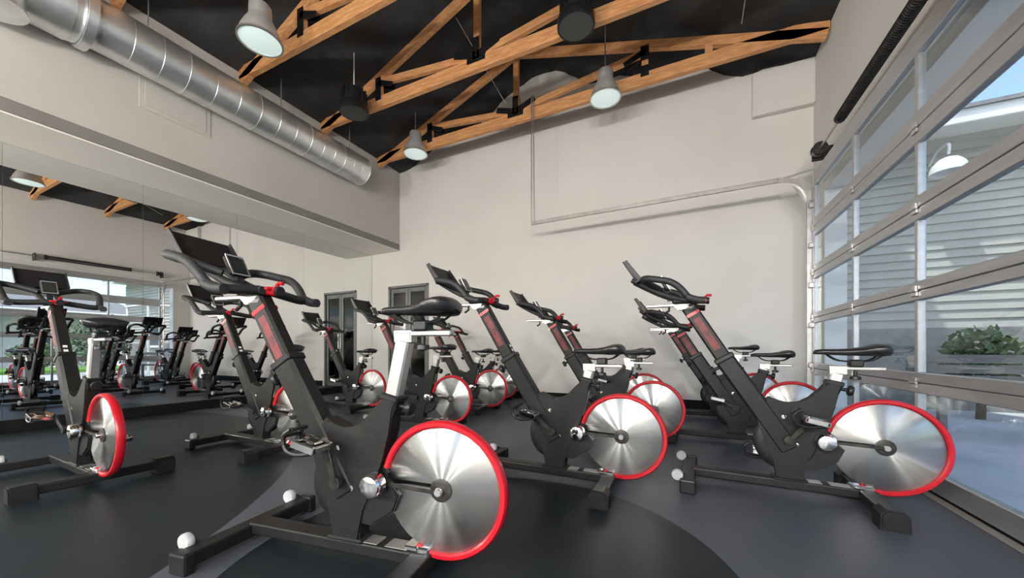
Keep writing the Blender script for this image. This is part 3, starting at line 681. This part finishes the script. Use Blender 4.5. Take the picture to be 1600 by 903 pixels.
# wing of the house with lap siding, at right angles to the garage door
YW = 9.0 * S
wing = tag(empty('house_wing', (2.2, YW, 0)), 'house wing with grey lap siding and white eave outside the glass garage door', 'house')
new('wall', B((0, .03, -.1), (9, .3, Z(3.76)), 0), 'siding', wing)
board = bmesh.new(); prism_pts = None
bmv = []
for nm_ in (0,):
    v = [board.verts.new(p_) for p_ in [(0, .03, 0), (0, -.012, 0), (0, .022, .135), (0, .03, .135), (9, .03, 0), (9, -.012, 0), (9, .022, .135), (9, .03, .135)]]
    for q in ((0, 1, 2, 3), (7, 6, 5, 4), (1, 5, 6, 2), (0, 4, 5, 1), (3, 2, 6, 7)): board.faces.new([v[i] for i in q])
b0 = new('siding_board', board, 'siding', wing); b0.location = (0, 0, 1.2)
for k in range(1, 21):
    c_ = b0.copy(); C.objects.link(c_); c_.location = (0, 0, 1.2 + .13 * k)
new('plinth', B((0, -.02, -.1), (9, .03, 1.2), .01), 'stone', wing)
new('fascia', B((-.3, -.62, Z(3.62)), (9.5, -.58, Z(3.84)), .01), 'trimw', wing)
new('soffit', B((-.3, -.6, Z(3.75)), (9.5, .3, Z(3.79)), 0), 'trimw', wing)
bm = bmesh.new(); prism(bm, [(0, 0), (0, 0.01), (0, 0)], 0, 1) if False else None
v = [bm.verts.new(p_) for p_ in [(-.3, -.66, Z(3.83)), (9.5, -.66, Z(3.83)), (9.5, 3, Z(4.87)), (-.3, 3, Z(4.87)), (-.3, -.66, Z(3.89)), (9.5, -.66, Z(3.89)), (9.5, 3, Z(4.94)), (-.3, 3, Z(4.94))]]
for q in ((0, 1, 2, 3), (7, 6, 5, 4), (0, 4, 5, 1), (1, 5, 6, 2), (2, 6, 7, 3), (3, 7, 4, 0)): bm.faces.new([v[i] for i in q])
new('roof', bm, 'roof', wing)
for x0, w_, z0, h_ in ((2.9, 1.1, .0, 2.2), (5.2, 1.5, 1.0, 1.2)):
    wf = new('window' if z0 else 'house_door', B((x0, -.06, z0), (x0 + w_, .0, z0 + h_), .01), 'trimw', wing)
    new('pane', B((x0 + .08, -.066, z0 + .1), (x0 + w_ - .08, -.06, z0 + h_ - .1)), 'winglass' if z0 else 'brick', wf)
# awning over the house door
aw = new('awning', BAR((2.5, -.75, 2.55), (4.4, -.75, 2.55), 1.5, .06, .01), 'trimw', wing)
for x in (2.6, 4.3): new('awning_post', T([(x, -1.45, -.02), (x, -1.45, 2.52)], .04, 8), 'trimw', aw, smooth=True)
# wall light on the siding
wl = tag(empty('wall_light', (3.32, YW, Z(2.93))), 'white dome shaped barn light on the grey siding outside', 'wall light')
new('dome', LATHE([(.19, 0), (.185, .05), (.16, .12), (.10, .19), (.04, .215), (0, .22)], 24, Matrix.Translation((0, -.45, 0))), 'white', wl, smooth=True)
new('arm', T(smoothpath([(0, 0, .3), (0, -.2, .42), (0, -.45, .40), (0, -.45, .26)], 4), .018, 8), 'white', wl, smooth=True)
# low garden wall, shrubs and trees
def leafball(bm, c_, rx, ry, rz, n_, sz, rn):
    for _ in range(n_):
        d_ = Vector((rn.gauss(0, 1), rn.gauss(0, 1), rn.gauss(0, 1))).normalized() * (rn.random() ** .4)
        p_ = Vector(c_) + Vector((d_.x * rx, d_.y * ry, d_.z * rz))
        a_ = Vector((rn.uniform(-1, 1), rn.uniform(-1, 1), rn.uniform(-1, 1))).normalized() * sz; b_ = a_.cross(Vector((rn.uniform(-1, 1), rn.uniform(-1, 1), rn.uniform(-1, 1)))).normalized() * sz * .55
        vv = [bm.verts.new(q) for q in (p_ - a_, p_ + b_, p_ + a_, p_ - b_)]; bm.faces.new(vv)
rn = random.Random(11)
def shrub(x, y, r_, h_, m_, label, n_=900, grp=None, trunk=.3, sz=.06):
    t = tag(empty('shrub' if h_ < 2.2 else 'tree', (x, y, -.02)), label, 'shrub' if h_ < 2.2 else 'tree', grp)
    bm = bmesh.new(); leafball(bm, (0, 0, trunk + (h_ - trunk) / 2), r_, r_, (h_ - trunk) / 2, n_, sz, rn); fo = new('foliage', bm, m_, t); fo['kind'] = 'stuff'
    bm = bmesh.new(); tube(bm, [(0, 0, 0), (.02, .02, trunk), (0, 0, trunk + (h_ - trunk) * .5)], [.05 * r_ + .03, .04 * r_ + .03, .02], 8); new('trunk', bm, 'bark', t)
shrub(4.6, 5.1, .6, 2.1, 'leaf2', 'grey green rounded shrub in front of the grey siding', 1500)
shrub(6.6, 5.3, .75, 2.0, 'leaf', 'dark green shrub on the pavement beside the grey green shrub', 1300)
shrub(3.4, 6.75, .35, 1.2, 'leaf', 'small dark shrub beside the awning post', 700)
shrub(8.6, 4.6, .8, 1.2, 'leaf', 'wide low green hedge shrub out on the pavement', 1500)
# planter bench
bn_ = tag(empty('garden_bench', (3.0, 5.35, -.02)), 'weathered teak slatted garden bench outside the glass garage door', 'bench')
for k in range(4): new('slat', B((-.75, -.2 + .11 * k, .42), (.75, -.11 + .11 * k, .45), .004), 'teak', bn_)
for k in range(3): new('slat', B((-.75, .24, .52 + .11 * k), (.75, .265, .61 + .11 * k), .004), 'teak', bn_)
for x in (-.65, .65):
    for y in (-.15, .2): new('leg', B((x - .03, y - .03, 0), (x + .03, y + .03, .42 if y < 0 else .86), .004), 'teak', bn_)
# far houses and trees across the lawn (seen in the mirror through the glass)
def house(x, y, wx_, wy_, h_, m_, label, cols=0, nwin=3):
    t = tag(empty('house', (x, y, -.16)), label, 'house')
    new('wall', B((0, -wy_ / 2, 0), (wx_, wy_ / 2, h_), .02), m_, t)
    bm = bmesh.new(); a_ = [bm.verts.new(q) for q in ((-.5, -wy_ / 2 - .5, h_), (-.5, wy_ / 2 + .5, h_), (wx_ + .5, wy_ / 2 + .5, h_), (wx_ + .5, -wy_ / 2 - .5, h_), (wx_ / 2, -wy_ / 2 + 1, h_ + 1.5), (wx_ / 2, wy_ / 2 - 1, h_ + 1.5))]
    for q in ((0, 3, 2, 1), (0, 1, 5, 4), (1, 2, 5), (2, 3, 4, 5), (3, 0, 4)): bm.faces.new([a_[i] for i in q])
    new('roof', bm, 'roof', t)
    for k in range(nwin):
        yy = -wy_ / 2 + wy_ * (k + .5) / nwin
        wf = new('window', B((-.06, yy - .6, 1.0), (.0, yy + .6, 2.3), .01), 'trimw', t); new('pane', B((-.07, yy - .5, 1.1), (-.06, yy + .5, 2.2)), 'winglass', wf)
    for k in range(cols):
        yy = -wy_ / 2 + wy_ * k / max(1, cols - 1); new('column', LATHE([(.22, 0), (.22, .12), (.16, .16), (.15, h_ - .2), (.22, h_ - .1), (.22, h_)], 14, Matrix.Translation((-1.6, yy, 0))), 'trimw', t, smooth=True)
    if cols: new('porch_roof', B((-2.0, -wy_ / 2 - .3, h_), (.2, wy_ / 2 + .3, h_ + .3), .02), 'trimw', t)
house(21, 7.5, 7, 10, 3.0, 'trimw', 'white house with a columned porch beyond the lawn, mirrored in the wall', 5)
house(25, -7, 7, 9, 3.0, 'siding', 'grey house without a porch beyond the lawn')
house(30, 22, 9, 12, 3.4, 'brick', 'brown house far beyond the lawn')
for i, (x, y, r_, h_) in enumerate(((17.8, 3.0, 1.0, 3.2), (17.9, 14.6, 1.4, 3.8), (21.5, 15.5, 1.5, 4.2), (20.5, 0.2, 1.4, 4.0))):
    shrub(x, y, r_, h_, 'leaf' if i % 2 else 'leaf2', ['small grey green tree at the edge of the lawn', 'green tree beside the columned porch', 'tall grey green tree behind the green tree by the porch', 'broad green tree between the white house and the grey house'][i], 1500, None, 1.0, .16)
